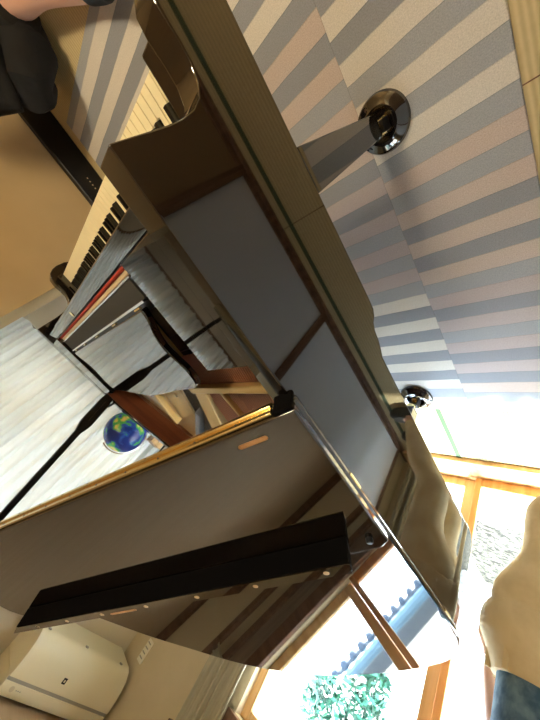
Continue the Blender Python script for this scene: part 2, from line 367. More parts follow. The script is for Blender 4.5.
# soundboard, plate, struts, strings
inn = offs([q for q in outer if q[1] > .31], T + .007)
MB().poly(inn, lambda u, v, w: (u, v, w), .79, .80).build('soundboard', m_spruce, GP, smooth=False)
wall_loft([q for q in outer if q[1] > .55 and q[0] > .2], T + .008, T + .10, .835, .845).build('plate_rim', m_gold, GP, bevel=.003)
plate = MB()
plate.poly([(.47, .33), (1.26, .33), (1.26, .56), (1.1, .60), (.9, .60), (.72, .62), (.55, .60), (.47, .6)], lambda u, v, w: (u, v, w), .83, .842)
plate.poly(catmull([(.66, .60), (.72, .72), (.80, .86), (.90, .97), (1.02, 1.05), (1.06, 1.0), (1.1, .9), (1.17, .8), (1.26, .7), (1.26, .58)], 4), lambda u, v, w: (u, v, w), .836, .846)
PL = plate.build('iron_plate', m_gold, GP, bevel=.003)
MB().box(.06, .47, .614, .640, .876, .898).build('cross_bar', m_gold, PL, bevel=.004)
MB().box(.02, .47, .590, .6115, .843, .868).build('dark_band', m_felt_b, PL, bevel=.002)  # plain black strip filling the dark band before the cross bar
for q in ([(.395, .64), (.47, .64), (.66, .95), (.74, 1.5), (.70, 1.5), (.56, .95)], [(.86, .60), (.885, .60), (.985, .86), (.965, .87)], [(.30, .64), (.315, .64), (.30, 1.6), (.28, 1.6)]):
    MB().poly(q, lambda u, v, w: (u, v, w), .848, .888).build('strut', m_gold, PL, bevel=.004)
for x, y in ((.92, .66), (1.0, .78), (.78, .70), (.5, .60)):
    MB().lathe([(.012, 0), (.012, .004), (.007, .009), (.001, .0095)], (x, y, .846), 16).build('plate_bolt', m_brass, PL)
bs = None
for k in range(44):
    x = -.035 + k * .0098; dx = .22
    t = MB().tube([(0, 0, 0), (dx, 1.1 - max(0, k - 20) * .004, 0)], .0021, 6)
    if bs is None: bs = t.build('bass_string', m_copper, GP); o = bs
    else:
        t.b.free(); o = bs.copy(); C.objects.link(o)
    o.location = (x, .50, .872)
st = MB()
for k in range(90):
    x = .44 + k * .0088
    st.tube([(x, .50, .862), (x - .04 + .002 * k, 1.45 - k * .0072, .862)], .0006, 3)
tag(st.build('treble_strings', m_steel, GP), kind='stuff')
tp = None
for k in range(24):
    x = .60 + (k // 2) * .018 + (k % 2) * .008; y = .76 + (k // 2) * .014 + (k % 2) * .012
    if tp is None: tp = MB().box(-.004, .004, -.012, .012, .0, .03).build('damper', m_felt, GP, bevel=.001); o = tp
    else: o = tp.copy(); C.objects.link(o)
    o.location = (x, y, .866)
# legs
def leg(x, y):
    b = MB(); rings = []
    prof = [(.068, .5995), (.046, .13), (.043, .115)]
    b.lathe([(r, z) for r, z in prof[::-1]], (x, y, 0), 4, M=Matrix.Rotation(PI / 4, 4, 'Z'))
    lg = b.build('leg', m_black, GP, bevel=.003)
    MB().lathe([(.018, .085), (.024, .09), (.024, .1145)], (x, y, 0), 24).build('ferrule', m_brass, lg)
    wx, wy = x - .012, y + .008
    MB().tube([(wx - .012, wy, .041), (wx + .012, wy, .041)], .026, 24).build('caster_wheel', m_brass, lg)
    f = MB(); f.box(wx - .019, wx - .014, wy - .018, wy + .018, .03, .087); f.box(wx + .014, wx + .019, wy - .018, wy + .018, .03, .087); f.box(wx - .019, wx + .019, wy - .018, wy + .018, .08, .0875)
    f.build('caster_fork', m_satin, lg, bevel=.002)
for x, y in ((-.055, .285), (1.27, .285), (.25, 1.535)): leg(x, y)
# lyre
ly = MB(); ly.box(.52, .56, .46, .50, .18, .5995); ly.box(.66, .70, .46, .50, .18, .5995); ly.box(.48, .74, .42, .54, .12, .18)
ly = ly.build('pedal_lyre', m_black, GP, bevel=.006)
for x in (.55, .61, .67): MB().tube([(x, .42, .13), (x, .36, .125), (x, .31, .11)], [(.012, .005), (.014, .005), (.017, .005)], 12).build('pedal', m_brass, ly)
# ---- lid
TH = math.radians(32.7); ct, sn = math.cos(TH), math.sin(TH); AX, AZ = -.119, .972
def LP(u, v, w): return (AX + u * ct - w * sn, v, AZ + u * sn + w * ct)
lo = [(u - AX, y) for u, y in offs(outer, -.012)]
lo = [(max(0, u), y) for u, y in lo if y > .6 and not (u < .03 and y < 1.55)]
lidp = [(1.463, .575)] + lo + [(0, 1.2), (0, .575)]
def dedupe(p):
    q = []
    for a in p:
        if not q or abs(a[0] - q[-1][0]) + abs(a[1] - q[-1][1]) > 1e-4: q.append(a)
    return q
LID = MB().poly(dedupe(lidp), LP, -.022, 0).build('lid', m_lid, GP, bevel=.009, seg=4)
FL = MB().poly([(0, .575), (1.455, .575), (1.455, .93), (1.44, .97), (1.40, 1.0), (1.36, 1.012), (.06, 1.012), (.02, 1.008), (0, .99)], LP, .010, .030).build('front_flap', m_lid, LID, bevel=.004, seg=3)
tag(MB().poly([(.075, .935), (1.33, .935), (1.40, .97), (.085, .972)], LP, .0305, .086).build('lid_batten', m_felt_b, FL, bevel=.003), 'thick black batten along the folded flap')
MB().poly([(.076, .9365), (1.33, .9365), (1.398, .9695), (.086, .9715)], LP, .0862, .088).build('batten_cap', m_lid, FL)
for u in (.137, .32, .502, .689, .879, 1.054, 1.22):
    MB().lathe([(.0065, 0), (.0065, .001), (.003, .0018)], (0, 0, 0), 16, M=Matrix.Translation(LP(u, .953, .088)) @ Matrix.Rotation(-TH, 4, 'Y')).build('screw_cap', m_cream, FL)
def slot(u0, u1, y0, y1, w0, w1, name, mm):
    r = (y1 - y0) / 2; c = (y0 + y1) / 2
    pts = [(u1 - r + r * math.cos(a), c + r * math.sin(a)) for a in [-PI / 2 + PI * k / 8 for k in range(9)]] + [(u0 + r + r * math.cos(a), c + r * math.sin(a)) for a in [PI / 2 + PI * k / 8 for k in range(9)]]
    return MB().poly(pts, LP, w0, w1).build(name, mm, FL)
slot(.073, .137, .601, .611, .0302, .031, 'maker_tag', m_tag)
slot(.735, .845, .955, .963, .0882, .089, 'batten_tag', m_tag)
MB().lathe([(.008, 0), (.008, .008), (.005, .011), (.001, .011)], (0, 0, 0), 16, M=Matrix.Translation(LP(.035, .965, .030)) @ Matrix.Rotation(-TH, 4, 'Y')).build('rubber_bumper', m_satin, FL)
# continuous hinge
h = MB(); h.box(.045, 1.445, .5675, .5745, -.009, .004, LP); h.box(.045, 1.445, .5675, .5745, .006, .021, LP)
HG = h.build('continuous_hinge', m_brass, LID, bevel=.001)
MB().tube([LP(.045, .566, .005), LP(1.445, .566, .005)], .0032, 10).build('hinge_knuckle', m_brass, HG)
sc = None
for k in range(28):
    p_ = LP(.07 + k * .05, .5671, .014 if k % 2 else -.004)
    if sc is None: sc = MB().tube([(0, 0, 0), (0, -.0006, 0)], .0022, 8).build('hinge_screw', m_satin, HG); o = sc
    else: o = sc.copy(); C.objects.link(o)
    o.location = p_
MB().box(.002, .040, .5655, .5745, -.019, .029, LP).build('hinge_end_plate', m_felt_b, LID, bevel=.002)
for y in (.80, 1.45):
    MB().tube([(X0 - .008, y, ZT - .006), (X0 - .008, y + .05, ZT - .006)], .005, 10).build('lid_hinge', m_brass, LID)
# prop stick
B0 = Vector((1.30, .60, .945)); B1 = Vector(LP(1.15, .60, -.022)); dd = (B1 - B0)
pr = []
for t, wd in ((0, .020), (.05, .024), (.09, .027), (.30, .027), (.34, .022), (.39, .0125), (.6, .0115), (.9, .011), (1, .010)): pr.append((B0 + dd * t, (wd, .009)))
PS = MB()
rings = []
side = dd.cross(Vector((0, 1, 0))).normalized(); yv = Vector((0, 1, 0))
for q, (wd, th_) in pr:
    rings.append([PS.b.verts.new(q + side * (sx_ * th_) + yv * (sy_ * wd)) for sx_, sy_ in ((-1, -1), (1, -1), (1, 1), (-1, 1))])
for A, Bq in zip(rings, rings[1:]):
    for k in range(4): PS.b.faces.new((A[k], A[(k + 1) % 4], Bq[(k + 1) % 4], Bq[k]))
PS.b.faces.new(rings[0][::-1]); PS.b.faces.new(rings[-1])
PS = PS.build('prop_stick', m_satin, GP, bevel=.003)
a_ = B0 + dd * .1; b_ = B0 + dd * .29
MB().tube([a_ + side * .0098, b_ + side * .0098], [(.0025, .0006)] * 2, 6).build('slot_inlay', m_bar, PS)
MB().tube([B0 + Vector((0, -.03, -.012)), B0 + Vector((0, .03, -.012))], .011, 12).build('prop_hinge', m_satin, PS)
MB().tube([B0 + dd * .06 + Vector((.01, .02, 0)), B0 + dd * .09 + Vector((.03, .035, 0)), B0 + Vector((.03, .05, .02))], .006, 8).build('prop_catch', m_satin, PS)

# caster cups: things on the carpet
def cup(x, y, label):
    t = thing('caster_cup', (x, y, .009), label, 'caster cup', 'black caster cups under the piano legs')
    MB().lathe([(.001, .009), (.083, .009), (.085, .016), (.081, .026), (.070, .031), (.064, .038), (.052, .043), (.045, .041), (.040, .030), (.036, .0145), (.001, .0145)], (x, y, 0), 48).build('cup_dish', m_black, t)
cup(-.061, .287, 'round black caster cup under the near front piano leg')
cup(1.27, .287, 'round black caster cup under the far front piano leg')
cup(.243, 1.54, 'round black caster cup under the tail leg, near the tatami edge')

# ================================================================ SHEER CURTAIN, far window
def curtain(name, x0, y0, x1, y1, z0, z1, amp, pitch, mm, n, jag=.3, seed=1, thick=0):
    rnd = random.Random(seed); b = MB(); A = Vector((x0, y0)); D = Vector((x1 - x0, y1 - y0)); Ln = D.length; D.normalize(); Nn = Vector((-D.y, D.x)); V = []
    ph = [rnd.uniform(0, 6) for _ in range(4)]
    for i in range(n + 1):
        s_ = Ln * i / n; col = []
        for j in range(9):
            v = j / 8; z = z0 + (z1 - z0) * v
            o_ = amp * (.75 * math.sin(2 * PI * s_ / pitch + ph[0] + .25 * math.sin(3 * v)) + jag * math.sin(2 * PI * s_ / (pitch * .43) + ph[1] + v) + .45 * math.sin(2 * PI * s_ / (pitch * 2.7) + ph[2]))
            o_ *= 1 - .35 * v
            p = A + D * s_ + Nn * o_
            col.append(b.b.verts.new((p.x, p.y, z + (.008 * math.sin(2 * PI * s_ / pitch + ph[0]) if j == 0 else 0))))
        V.append(col)
    for P_, Q in zip(V, V[1:]):
        for j in range(8): b.b.faces.new((P_[j], Q[j], Q[j + 1], P_[j + 1]))
    o = b.build(name, mm)
    for q in o.data.polygons: q.use_smooth = True
    return o
def sheer(name, col, tr, al):
    M = bpy.data.materials.new(name); M.use_nodes = True; g = M.node_tree; g.nodes.clear()
    o = g.nodes.new('ShaderNodeOutputMaterial'); d = g.nodes.new('ShaderNodeBsdfDiffuse'); t = g.nodes.new('ShaderNodeBsdfTranslucent'); x = g.nodes.new('ShaderNodeBsdfTransparent')
    a = g.nodes.new('ShaderNodeMixShader'); b = g.nodes.new('ShaderNodeMixShader'); a.inputs[0].default_value = tr; b.inputs[0].default_value = al
    d.inputs[0].default_value = t.inputs[0].default_value = (*col, 1)
    g.links.new(d.outputs[0], a.inputs[1]); g.links.new(t.outputs[0], a.inputs[2]); g.links.new(a.outputs[0], b.inputs[1]); g.links.new(x.outputs[0], b.inputs[2]); g.links.new(b.outputs[0], o.inputs[0])
    return M
m_sheer = sheer('sheer_white_voile', (.70, .71, .68), .22, .03)
tag(curtain('sheer_curtain', XR - .02, -.03, XR - .02, 1.42, .87, 2.06, .024, .085, m_sheer, 420, seed=3), 'white pleated sheer curtain hanging over the window beyond the piano', 'curtain')
struct(MB().box(XR - .03, XR, -.03, 1.45, 2.06, 2.085).build('trim_11', m_darkwood, bevel=.003))
m_drape = noisy(mat('olive_drape', (.34, .31, .22), .9), (.30, .27, .19), (.40, .37, .27), (40, 40, 2))
m_drape_l = noisy(mat('pale_green_drape', (.5, .47, .36), .9), (.45, .42, .31), (.58, .55, .44), (40, 40, 2))
tag(curtain('window_drape', .95, YW - .065, 1.225, YW - .065, .05, 1.933, .028, .05, m_drape_l, 160, seed=5), 'gathered pale olive drape beside the window, near the air conditioner', 'curtain')
tag(curtain('window_drape', -.69, YW - .075, -.44, YW - .075, .05, 1.933, .028, .06, m_drape, 160, seed=8), 'gathered dark olive drape at the window end by the grey sliding doors', 'curtain')

# ================================================================ AIR CONDITIONER
ax0, ay0, ay1 = 1.775, 1.455, 2.17
AC = thing('air_conditioner', (1.9, 1.79, 2.03), 'cream wall air conditioner with a curved front high beside the window', 'air conditioner')
prof = [(XR + .038, 2.335), (1.80, 2.335), (1.787, 2.325), (1.775, 2.30), (1.775, 2.262), (1.785, 2.262), (1.785, 2.246), (XR + .038, 2.246)]
MB().poly(prof, XZ, ay0, ay1).build('top_strip', m_ac, AC, bevel=.003)
MB().poly([(XR + .038, 2.245), (1.772, 2.245), (1.768, 2.22), (1.768, 2.18), (1.774, 2.13), (1.788, 2.085), (1.815, 2.052), (1.85, 2.038), (XR + .038, 2.03)], XZ, ay0, ay1).build('front_cover', m_ac, AC, bevel=.002)
MB().poly([(1.79, 2.246), (1.776, 2.246), (1.776, 2.261), (1.79, 2.261)], XZ, ay0 + .004, ay1 - .004).build('intake_slot', m_acgrey, AC, smooth=False)
MB().box(1.7665, 1.7678, 1.748, 1.772, 2.168, 2.196).build('dark_badge', m_satin, AC, smooth=False)
MB().box(1.766, 1.7664, 1.756, 1.764, 2.176, 2.188).build('badge_mark', m_ac, AC, smooth=False)
MB().lathe([(.013, 0), (.013, .001)], (0, 0, 0), 20, M=Matrix.Translation((1.7745, 1.52, 2.287)) @ Matrix.Rotation(-PI / 2, 4, 'Y')).build('sensor_lens', mat('sensor', (.6, .54, .38), .3), AC)
for y in (1.49, 1.78, 2.08): MB().box(1.83, 1.845, y, y + .018, 2.034, 2.0405).build('vent_catch', m_acgrey, AC, smooth=False)
for k in range(3): MB().box(1.7738, 1.7748, 1.545 + k * .012, 1.551 + k * .012, 2.285, 2.289).build('indicator_mark', m_acgrey, AC, smooth=False)
o = thing('wall_vent_cover', (1.84, YW, 1.92), 'small white louvred cover on the wall below the air conditioner', 'vent cover')
MB().box(1.805, 1.865, YW - .012, YW - .0005, 1.86, 1.99).build('cover_plate', mat('white_plastic', (.8, .76, .62), .4), o, bevel=.003)
for k in range(4): MB().box(1.815, 1.855, YW - .0145, YW - .0123, 1.875 + k * .028, 1.882 + k * .028).build('slat', m_acgrey, o, smooth=False)

# ================================================================ GLOBE, BOX
side_t = thing('sideboard', (1.78, .95, 0), 'low white sideboard below the sheer curtain behind the piano', 'sideboard')
MB().box(1.58, 1.95, .72, 1.42, .06, .80).build('cabinet_body', mat('white_paint', (.75, .74, .7), .4), side_t, bevel=.003)
MB().box(1.565, 1.955, .71, 1.43, .8005, .822).build('cabinet_top', mat('white_top', (.8, .79, .75), .3), side_t, bevel=.004)
for y0, y1 in ((.73, 1.065), (1.075, 1.41)):
    d = MB().box(1.568, 1.579, y0, y1, .08, .79).build('cabinet_door', mat('white_door', (.77, .76, .72), .4), side_t, bevel=.002)
    MB().sphere((1.560, y1 - .04 if y0 < 1 else y0 + .04, .5), .01, 12).build('knob', m_chrome, d)
MB().box(1.60, 1.93, .74, 1.40, .0005, .0595).build('plinth', m_satin, side_t)
GL = thing('globe', (1.75, .93, .822), 'blue desk globe with green land on the sideboard by the curtain', 'globe')
mg = mat('globe_map', (.02, .06, .35), .25)
t = N(mg, 'ShaderNodeTexCoord'); n = N(mg, 'ShaderNodeTexNoise'); n.inputs['Scale'].default_value = 11; n.inputs['Detail'].default_value = 5
mp = N(mg, 'ShaderNodeMapping'); mp.inputs['Location'].default_value = (.3, .2, .1)
L(mg, t.outputs['Object'], mp.inputs[0]); L(mg, mp.outputs[0], n.inputs[0])
r = N(mg, 'ShaderNodeValToRGB'); r.color_ramp.interpolation = 'LINEAR'; e = r.color_ramp.elements
e[0].color = (.01, .03, .22, 1); e[0].position = .45; e[1].position = .53; e[1].color = (.03, .10, .42, 1)
for ps, cc in ((.545, (.05, .35, .10, 1)), (.60, (.10, .45, .12, 1)), (.64, (.7, .6, .15, 1)), (.72, (.8, .7, .3, 1))): q = e.new(ps); q.color = cc
L(mg, n.outputs[0], r.inputs[0]); L(mg, r.outputs[0], P(mg).inputs['Base Color'])
gc = Vector((1.75, .93, .985))
MB().sphere(gc, .138, 40).build('globe_ball', mg, GL)
ring = [gc + Vector((0, .149 * math.cos(a), .149 * math.sin(a))) for a in [PI * (-.62 + 1.24 * k / 30) for k in range(31)]]
MB().tube(ring, [(.002, .006)] * 31, 8).build('meridian_arm', m_chrome, GL)
MB().lathe([(.001, .8225), (.075, .8225), (.075, .83), (.03, .836), (.012, .845), (.001, .845)], (1.75, .93, 0), 32).build('globe_base', m_chrome, GL)
BX = thing('wooden_box', (1.76, 1.14, .8225), 'small light wooden box with a pale knob beside the globe', 'box')
MB().box(1.70, 1.80, 1.095, 1.185, .8225, .915).build('box_body', m_wood, BX, bevel=.003)
MB().box(1.697, 1.803, 1.092, 1.188, .9155, .925).build('box_lid', m_wood, BX, bevel=.002)
MB().sphere((1.69, 1.14, .89), .009, 12).build('knob', m_cream, BX)
FR = thing('picture_easel', (1.78, 1.24, .8225), 'small dark metal stand behind the wooden box', 'stand')
MB().tube([(1.72, 1.20, .825), (1.76, 1.22, .97), (1.72, 1.30, .825)], .005, 8).build('stand_frame', m_satin, FR)
MB().tube([(1.82, 1.25, .825), (1.76, 1.22, .97)], .005, 8).build('stand_strut', m_satin, FR)

# ================================================================ LOW BLACK BAR by the tan wall
SB = thing('sound_bar', (1.61, -.85, 0), 'long low black bar with four pale dots at the foot of the tan wall', 'audio bar')
MB().box(1.595, 1.638, -1.35, -.33, .0005, .165).build('bar_body', m_satin, SB, bevel=.006)
for k in range(4): MB().box(1.5935, 1.5948, -.475 + k * .022, -.468 + k * .022, .08, .087).build('indicator_dot', m_cream, SB, smooth=False)

# ================================================================ CEILING LIGHT
CL = thing('ceiling_light', (-.1, -1.5, CEIL), 'round warm ceiling lamp on the side of the room behind the keyboard', 'ceiling light')
ml = mat('lamp_diffuser', (1, .9, .7), .5, Emission_Color=(1, .85, .58, 1), Emission_Strength=26.0)
MB().lathe([(.001, CEIL - .08), (.18, CEIL - .075), (.24, CEIL - .05), (.25, CEIL - .02)], (-.1, -1.5, 0), 40).build('diffuser', ml, CL)
MB().lathe([(.26, CEIL - .02), (.26, CEIL - .0005)], (-.1, -1.5, 0), 40).build('lamp_rim', m_wood, CL)

# ================================================================ OUTSIDE THINGS
m_gravel = noisy(mat('gravel', (.5, .45, .35), .95), (.025, .02, .012), (.16, .14, .10), (26, 26, 26), 3, .4, .6, .8, .03)
tag(MB().box(-5, .7, 3.55, 5.1, -.3995, -.36).build('gravel_bed', m_gravel, smooth=False), 'strip of coarse gravel along the neighbouring house', 'gravel', kind='stuff')
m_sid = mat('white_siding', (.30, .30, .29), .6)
HS = thing('neighbour_house', (0, 6, -.4), 'white neighbouring house with blue tiled eaves outside the window', 'house')
s_ = MB(); s_.box(-6, 6, 5.3, 8.5, .42, 2.55); s_.build('upper_wall', mat('white_render', (.88, .88, .86), .7), HS, smooth=False)
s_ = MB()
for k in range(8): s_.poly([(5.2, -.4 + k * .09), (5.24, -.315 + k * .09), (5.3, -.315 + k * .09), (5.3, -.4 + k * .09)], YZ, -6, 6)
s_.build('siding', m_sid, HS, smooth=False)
MB().box(-6, 6, 5.17, 5.3, .325, .415).build('string_course', mat('grey_render', (.42, .45, .46), .8), HS, smooth=False)
rf = MB(); rf.poly([(4.75, 2.50), (4.75, 2.60), (8.5, 4.0), (8.5, 2.55)], YZ, -6.3, 6.3)
RF = rf.build('roof', mat('roof_slate', (.03, .05, .08), .5), HS, smooth=False)
tl = None
for k in range(60):
    if tl is None: tl = MB().tube([(0, 0, 0), (0, .9, .336)], .04, 10).build('ridge_tile', mat('blue_tile', (.03, .06, .11), .4), RF); o = tl
    else: o = tl.copy(); C.objects.link(o)
    o.location = (-2.6 + k * .14, 4.72, 2.60)
MB().tube([(-6, 4.70, 2.47), (6, 4.70, 2.47)], .06, 10).build('gutter', mat('gutter_blue', (.06, .12, .18), .4), HS)
MB().tube([(-.55, 5.25, 2.45), (-.55, 5.25, -.4)], .035, 10).build('downpipe', mat('pipe_white', (.7, .72, .73), .5), HS)
TR = thing('garden_shrub', (1.5, 4.2, -.4), 'leafy green garden shrub outside the window', 'shrub')
lf = MB(); rnd = random.Random(2)
for k in range(2600):
    v = Vector((rnd.gauss(0, 1), rnd.gauss(0, 1), rnd.gauss(0, 1))).normalized() * rnd.uniform(.45, 1) ** .5
    c = Vector((1.45 + v.x * .36, 4.25 + v.y * .36, 1.35 + v.z * .8)); a = Vector((rnd.gauss(0, 1), rnd.gauss(0, 1), rnd.gauss(0, 1))).normalized(); bb = a.orthogonal().normalized()
    s = rnd.uniform(.03, .06); vs = [lf.b.verts.new(c + q) for q in (a * s, bb * s * .45, -a * s, -bb * s * .45)]; lf.b.faces.new(vs)
lf.build('foliage', noisy(mat('leaf', (.1, .35, .12), .5), (.006, .05, .03), (.03, .13, .08), (5, 5, 5)), TR, smooth=False)
MB().tube([(1.45, 4.25, -.4), (1.47, 4.25, .3), (1.43, 4.27, 1.2)], [.05, .04, .02], 8).build('trunk', m_darkwood, TR)

# ================================================================ PEOPLE
m_skin = mat('skin', (.62, .36, .26), .5); m_hair = mat('dark_hair', (.02, .015, .012), .5)
m_khaki = noisy(mat('khaki_cotton', (.62, .47, .25), .85), (.68, .52, .28), (.80, .64, .38), (12, 12, 12))
m_denim = noisy(mat('blue_denim', (.06, .13, .22), .85), (.06, .13, .21), (.20, .32, .42), (25, 25, 25))
m_blackcloth = noisy(mat('black_cloth', (.012, .013, .014), .9), (.003, .003, .004), (.010, .010, .011), (8, 8, 8), 4, .35, .65, .6, .02)
m_navy = mat('navy_knit', (.02, .026, .04), .9)
m_sole = mat('shoe_black', (.02, .02, .02), .5)
def skin(name, verts, edges, rad, mm, parent, sub=2, root=0):
    me = bpy.data.meshes.new(name); me.from_pydata([Vector(v) for v in verts], edges, []); me.materials.append(mm)
    o = bpy.data.objects.new(name, me); C.objects.link(o); o.parent = parent
    if parent.type == 'EMPTY': o.matrix_parent_inverse = Matrix.Translation(-parent.location)
    s = o.modifiers.new('skin', 'SKIN'); s.use_smooth_shade = True
    sv = me.skin_vertices[0].data
    for i, r in enumerate(rad):
        sv[i].radius = r if hasattr(r, '__len__') else (r, r); sv[i].use_root = (i == root)
    b = o.modifiers.new('sub', 'SUBSURF'); b.levels = b.render_levels = sub
    return o
def loft(mb, rings, n=28):
    R_ = []
    for c, rx, ry in rings: R_.append([mb.b.verts.new((c[0] + rx * math.cos(2 * PI * k / n), c[1] + ry * math.sin(2 * PI * k / n), c[2])) for k in range(n)])
    for A, Bq in zip(R_, R_[1:]):
        for k in range(n): mb.b.faces.new((A[k], A[(k + 1) % n], Bq[(k + 1) % n], Bq[k]))
    mb.b.faces.new(R_[0][::-1]); mb.b.faces.new(R_[-1]); return mb
def sl(rings, n=4):
    return [((q[0], q[1], q[2]), q[3], q[4]) for q in catmull([(*c, a, b) for c, a, b in rings], n)]
def finger_set(V, E, Rr, wi, wrist, d, side, sc=1, th=1, curl=Vector((0, 0, 0))):
    """palm and five fingers from wrist index; d along the hand, side across the palm towards the thumb"""
    d = Vector(d).normalized(); side = Vector(side).normalized(); w_ = Vector(wrist)
    V.append(w_ + d * .045 * sc); E.append((wi, len(V) - 1)); Rr.append((.034 * sc, .015 * sc)); palm = len(V) - 1
    for k, ln in enumerate((.068, .076, .070, .055)):
        b = w_ + d * .085 * sc + side * (.028 - .019 * k) * sc
        V.append(b); E.append((palm, len(V) - 1)); Rr.append(.0095 * sc)
        V.append(b + d * ln * .5 * sc + curl * .35); E.append((len(V) - 2, len(V) - 1)); Rr.append(.0085 * sc)
        V.append(b + d * ln * sc + curl); E.append((len(V) - 2, len(V) - 1)); Rr.append(.007 * sc)
    V.append(w_ + d * .05 * sc + side * .045 * sc); E.append((wi, len(V) - 1)); Rr.append(.0105 * sc)
    V.append(w_ + d * .085 * sc + side * .062 * sc + curl * .4); E.append((len(V) - 2, len(V) - 1)); Rr.append(.009 * sc)

def head(parent, c, fwd, up=Vector((0, 0, 1))):
    c = Vector(c); f = Vector(fwd).normalized(); u = Vector(up).normalized(); s_ = f.cross(u)
    Mx = Matrix((( f.x, s_.x, u.x), (f.y, s_.y, u.y), (f.z, s_.z, u.z)))
    hd = MB()
    hd.lathe([(max(.001, .078 * math.sin(PI * i / 14) * (1 - .16 * math.cos(PI * i / 14))), -.115 * math.cos(PI * i / 14)) for i in range(15)], (0, 0, 0), 24, 1.12, .93, M=Matrix.Translation(c) @ Mx.to_4x4())
    h_ = hd
    # nose, brow and ears grow from the head surface
    h_.tube([c + f * .078 + u * .02, c + f * .098 - u * .018, c + f * .082 - u * .026], [.008, .013, .010], 8)
    for k in (-1, 1): h_.lathe([(.001, -.008), (.022, -.004), (.022, .004), (.001, .008)], (0, 0, 0), 12, .7, 1.3, M=Matrix.Translation(c + s_ * .074 * k - f * .005) @ Mx.to_4x4() @ Matrix.Rotation(PI / 2, 4, 'X'))
    return h_, c, f, u, s_
def face_bits(body, c, f, u, s_):
    for k in (-1, 1):
        MB().sphere(c + f * .078 + s_ * .029 * k + u * .012, .0115, 12).build('eye', mat('eye_white', (.75, .72, .68), .2), body)
        MB().tube([c + f * .084 + s_ * .045 * k + u * .033, c + f * .092 + s_ * .018 * k + u * .036], .0035, 6).build('eyebrow', m_hair, body)
    MB().tube([c + f * .078 + s_ * .024 - u * .056, c + f * .090 - u * .054, c + f * .078 - s_ * .024 - u * .056], .0055, 8).build('mouth', mat('lips', (.5, .2, .17), .5), body)
def hair(body, c, f, u, s_, low=.02):
    M3 = Matrix(((f.x, s_.x, u.x), (f.y, s_.y, u.y), (f.z, s_.z, u.z))).to_4x4()
    h = MB(); rings = []
    n = 28
    for i in range(9):
        a = PI * .5 * i / 8; ring = []
        for k in range(n):
            t = 2 * PI * k / n; back = .5 - .5 * math.cos(t)
            z = .125 * math.cos(a * (.70 + .95 * back)); r = .5 * .182 * math.sin(min(PI, a * (.70 + .95 * back)))
            z -= low * back * (i / 8)
            r = max(r, .06 if i > 5 else r)
            v = M3 @ Vector((r * 1.12 * math.cos(t) - .006, r * .96 * math.sin(t), z)); ring.append(h.b.verts.new(v + c))
        rings.append(ring)
    for A, Bq in zip(rings, rings[1:]):
        for k in range(n): h.b.faces.new((A[k], A[(k + 1) % n], Bq[(k + 1) % n], Bq[k]))
    h.b.faces.new(rings[0])
    h.build('hair', m_hair, body)
def join_into(o, mb):
    """bake o's modifiers and add the head mesh so that the body is one mesh"""
    dg = bpy.context.evaluated_depsgraph_get(); me = bpy.data.meshes.new_from_object(o.evaluated_get(dg))
    b = bmesh.new(); b.from_mesh(me); tmp = bpy.data.meshes.new('t'); bmesh.ops.recalc_face_normals(mb.b, faces=mb.b.faces); mb.b.to_mesh(tmp); mb.b.free(); b.from_mesh(tmp)
    b.to_mesh(me); b.free(); o.modifiers.clear(); o.data = me; me.materials.clear(); me.materials.append(m_skin)
    for q in me.polygons: q.use_smooth = True

# --- standing person at the window, seen from behind and the side, facing -x
PX, PY = -.282, 1.77
P1 = thing('person', (PX - .08, PY, .009), 'person in khaki trousers and blue denim shirt standing by the window', 'person')
V = [(PX, PY, .92), (PX - .005, PY, 1.10), (PX - .01, PY, 1.28), (PX - .01, PY, 1.42), (PX - .02, PY, 1.50)]
E_ = [(0, 1), (1, 2), (2, 3), (3, 4)]; Rr = [.085, .08, .09, .05, .05]
for s in (-1, 1):
    V += [(PX + .01, PY + .09 * s, .80), (PX - .025, PY + .10 * s, .48), (PX - .15, PY + .10 * s, .24), (PX - .20, PY + .10 * s, .09), (PX - .26, PY + .105 * s, .05), (PX - .33, PY + .11 * s, .035)]
    k = len(V) - 6; E_ += [(0, k), (k, k + 1), (k + 1, k + 2), (k + 2, k + 3), (k + 3, k + 4), (k + 4, k + 5)]; Rr += [.068, .05, .048, .034, .036, .024]
    V += [(PX - .01, PY + .17 * s, 1.38), (PX + (.13 if s > 0 else -.10), PY + .215 * s, 1.10 if s > 0 else 1.14), (PX + (.155 if s > 0 else -.23), PY + .15 * s, .95 if s > 0 else 1.24)]
    k = len(V) - 3; E_ += [(2, k), (k, k + 1), (k + 1, k + 2)]; Rr += [.05, .036, .025]
    finger_set(V, E_, Rr, k + 2, V[k + 2], (.15, 0, -1) if s > 0 else (-.5, .2, 1), (-1, -.25, 0) if s > 0 else (.4, .8, .2), 1, curl=Vector((-.02, 0, .004)))
b1 = skin('person_body', V, E_, Rr, m_skin, P1)
hm = head(P1, (PX - .045, PY, 1.60), (-1, 0, -.1)); join_into(b1, hm[0]); face_bits(b1, *hm[1:]); hair(b1, *hm[1:], low=.05)
tm = MB()
loft(tm, sl([((PX + .02, PY, .775), .095, .150), ((PX + .022, PY, .83), .130, .172), ((PX + .022, PY, .885), .136, .174), ((PX + .010, PY, .94), .124, .162), ((PX + .004, PY, .99), .112, .150)]))
for q in (-1, 1):
    loft(tm, sl([((PX + .018, PY + .080 * q, .86), .10, .080), ((PX + .014, PY + .085 * q, .76), .102, .086), ((PX - .016, PY + .092 * q, .64), .070, .075), ((PX - .018, PY + .098 * q, .52), .068, .066), ((PX - .030, PY + .10 * q, .45), .066, .066), ((PX - .10, PY + .10 * q, .35), .062, .060), ((PX - .15, PY + .10 * q, .23), .058, .058), ((PX - .19, PY + .10 * q, .12), .056, .056)]))
TRS = tm.build('trousers', m_khaki, b1)
tm = MB()
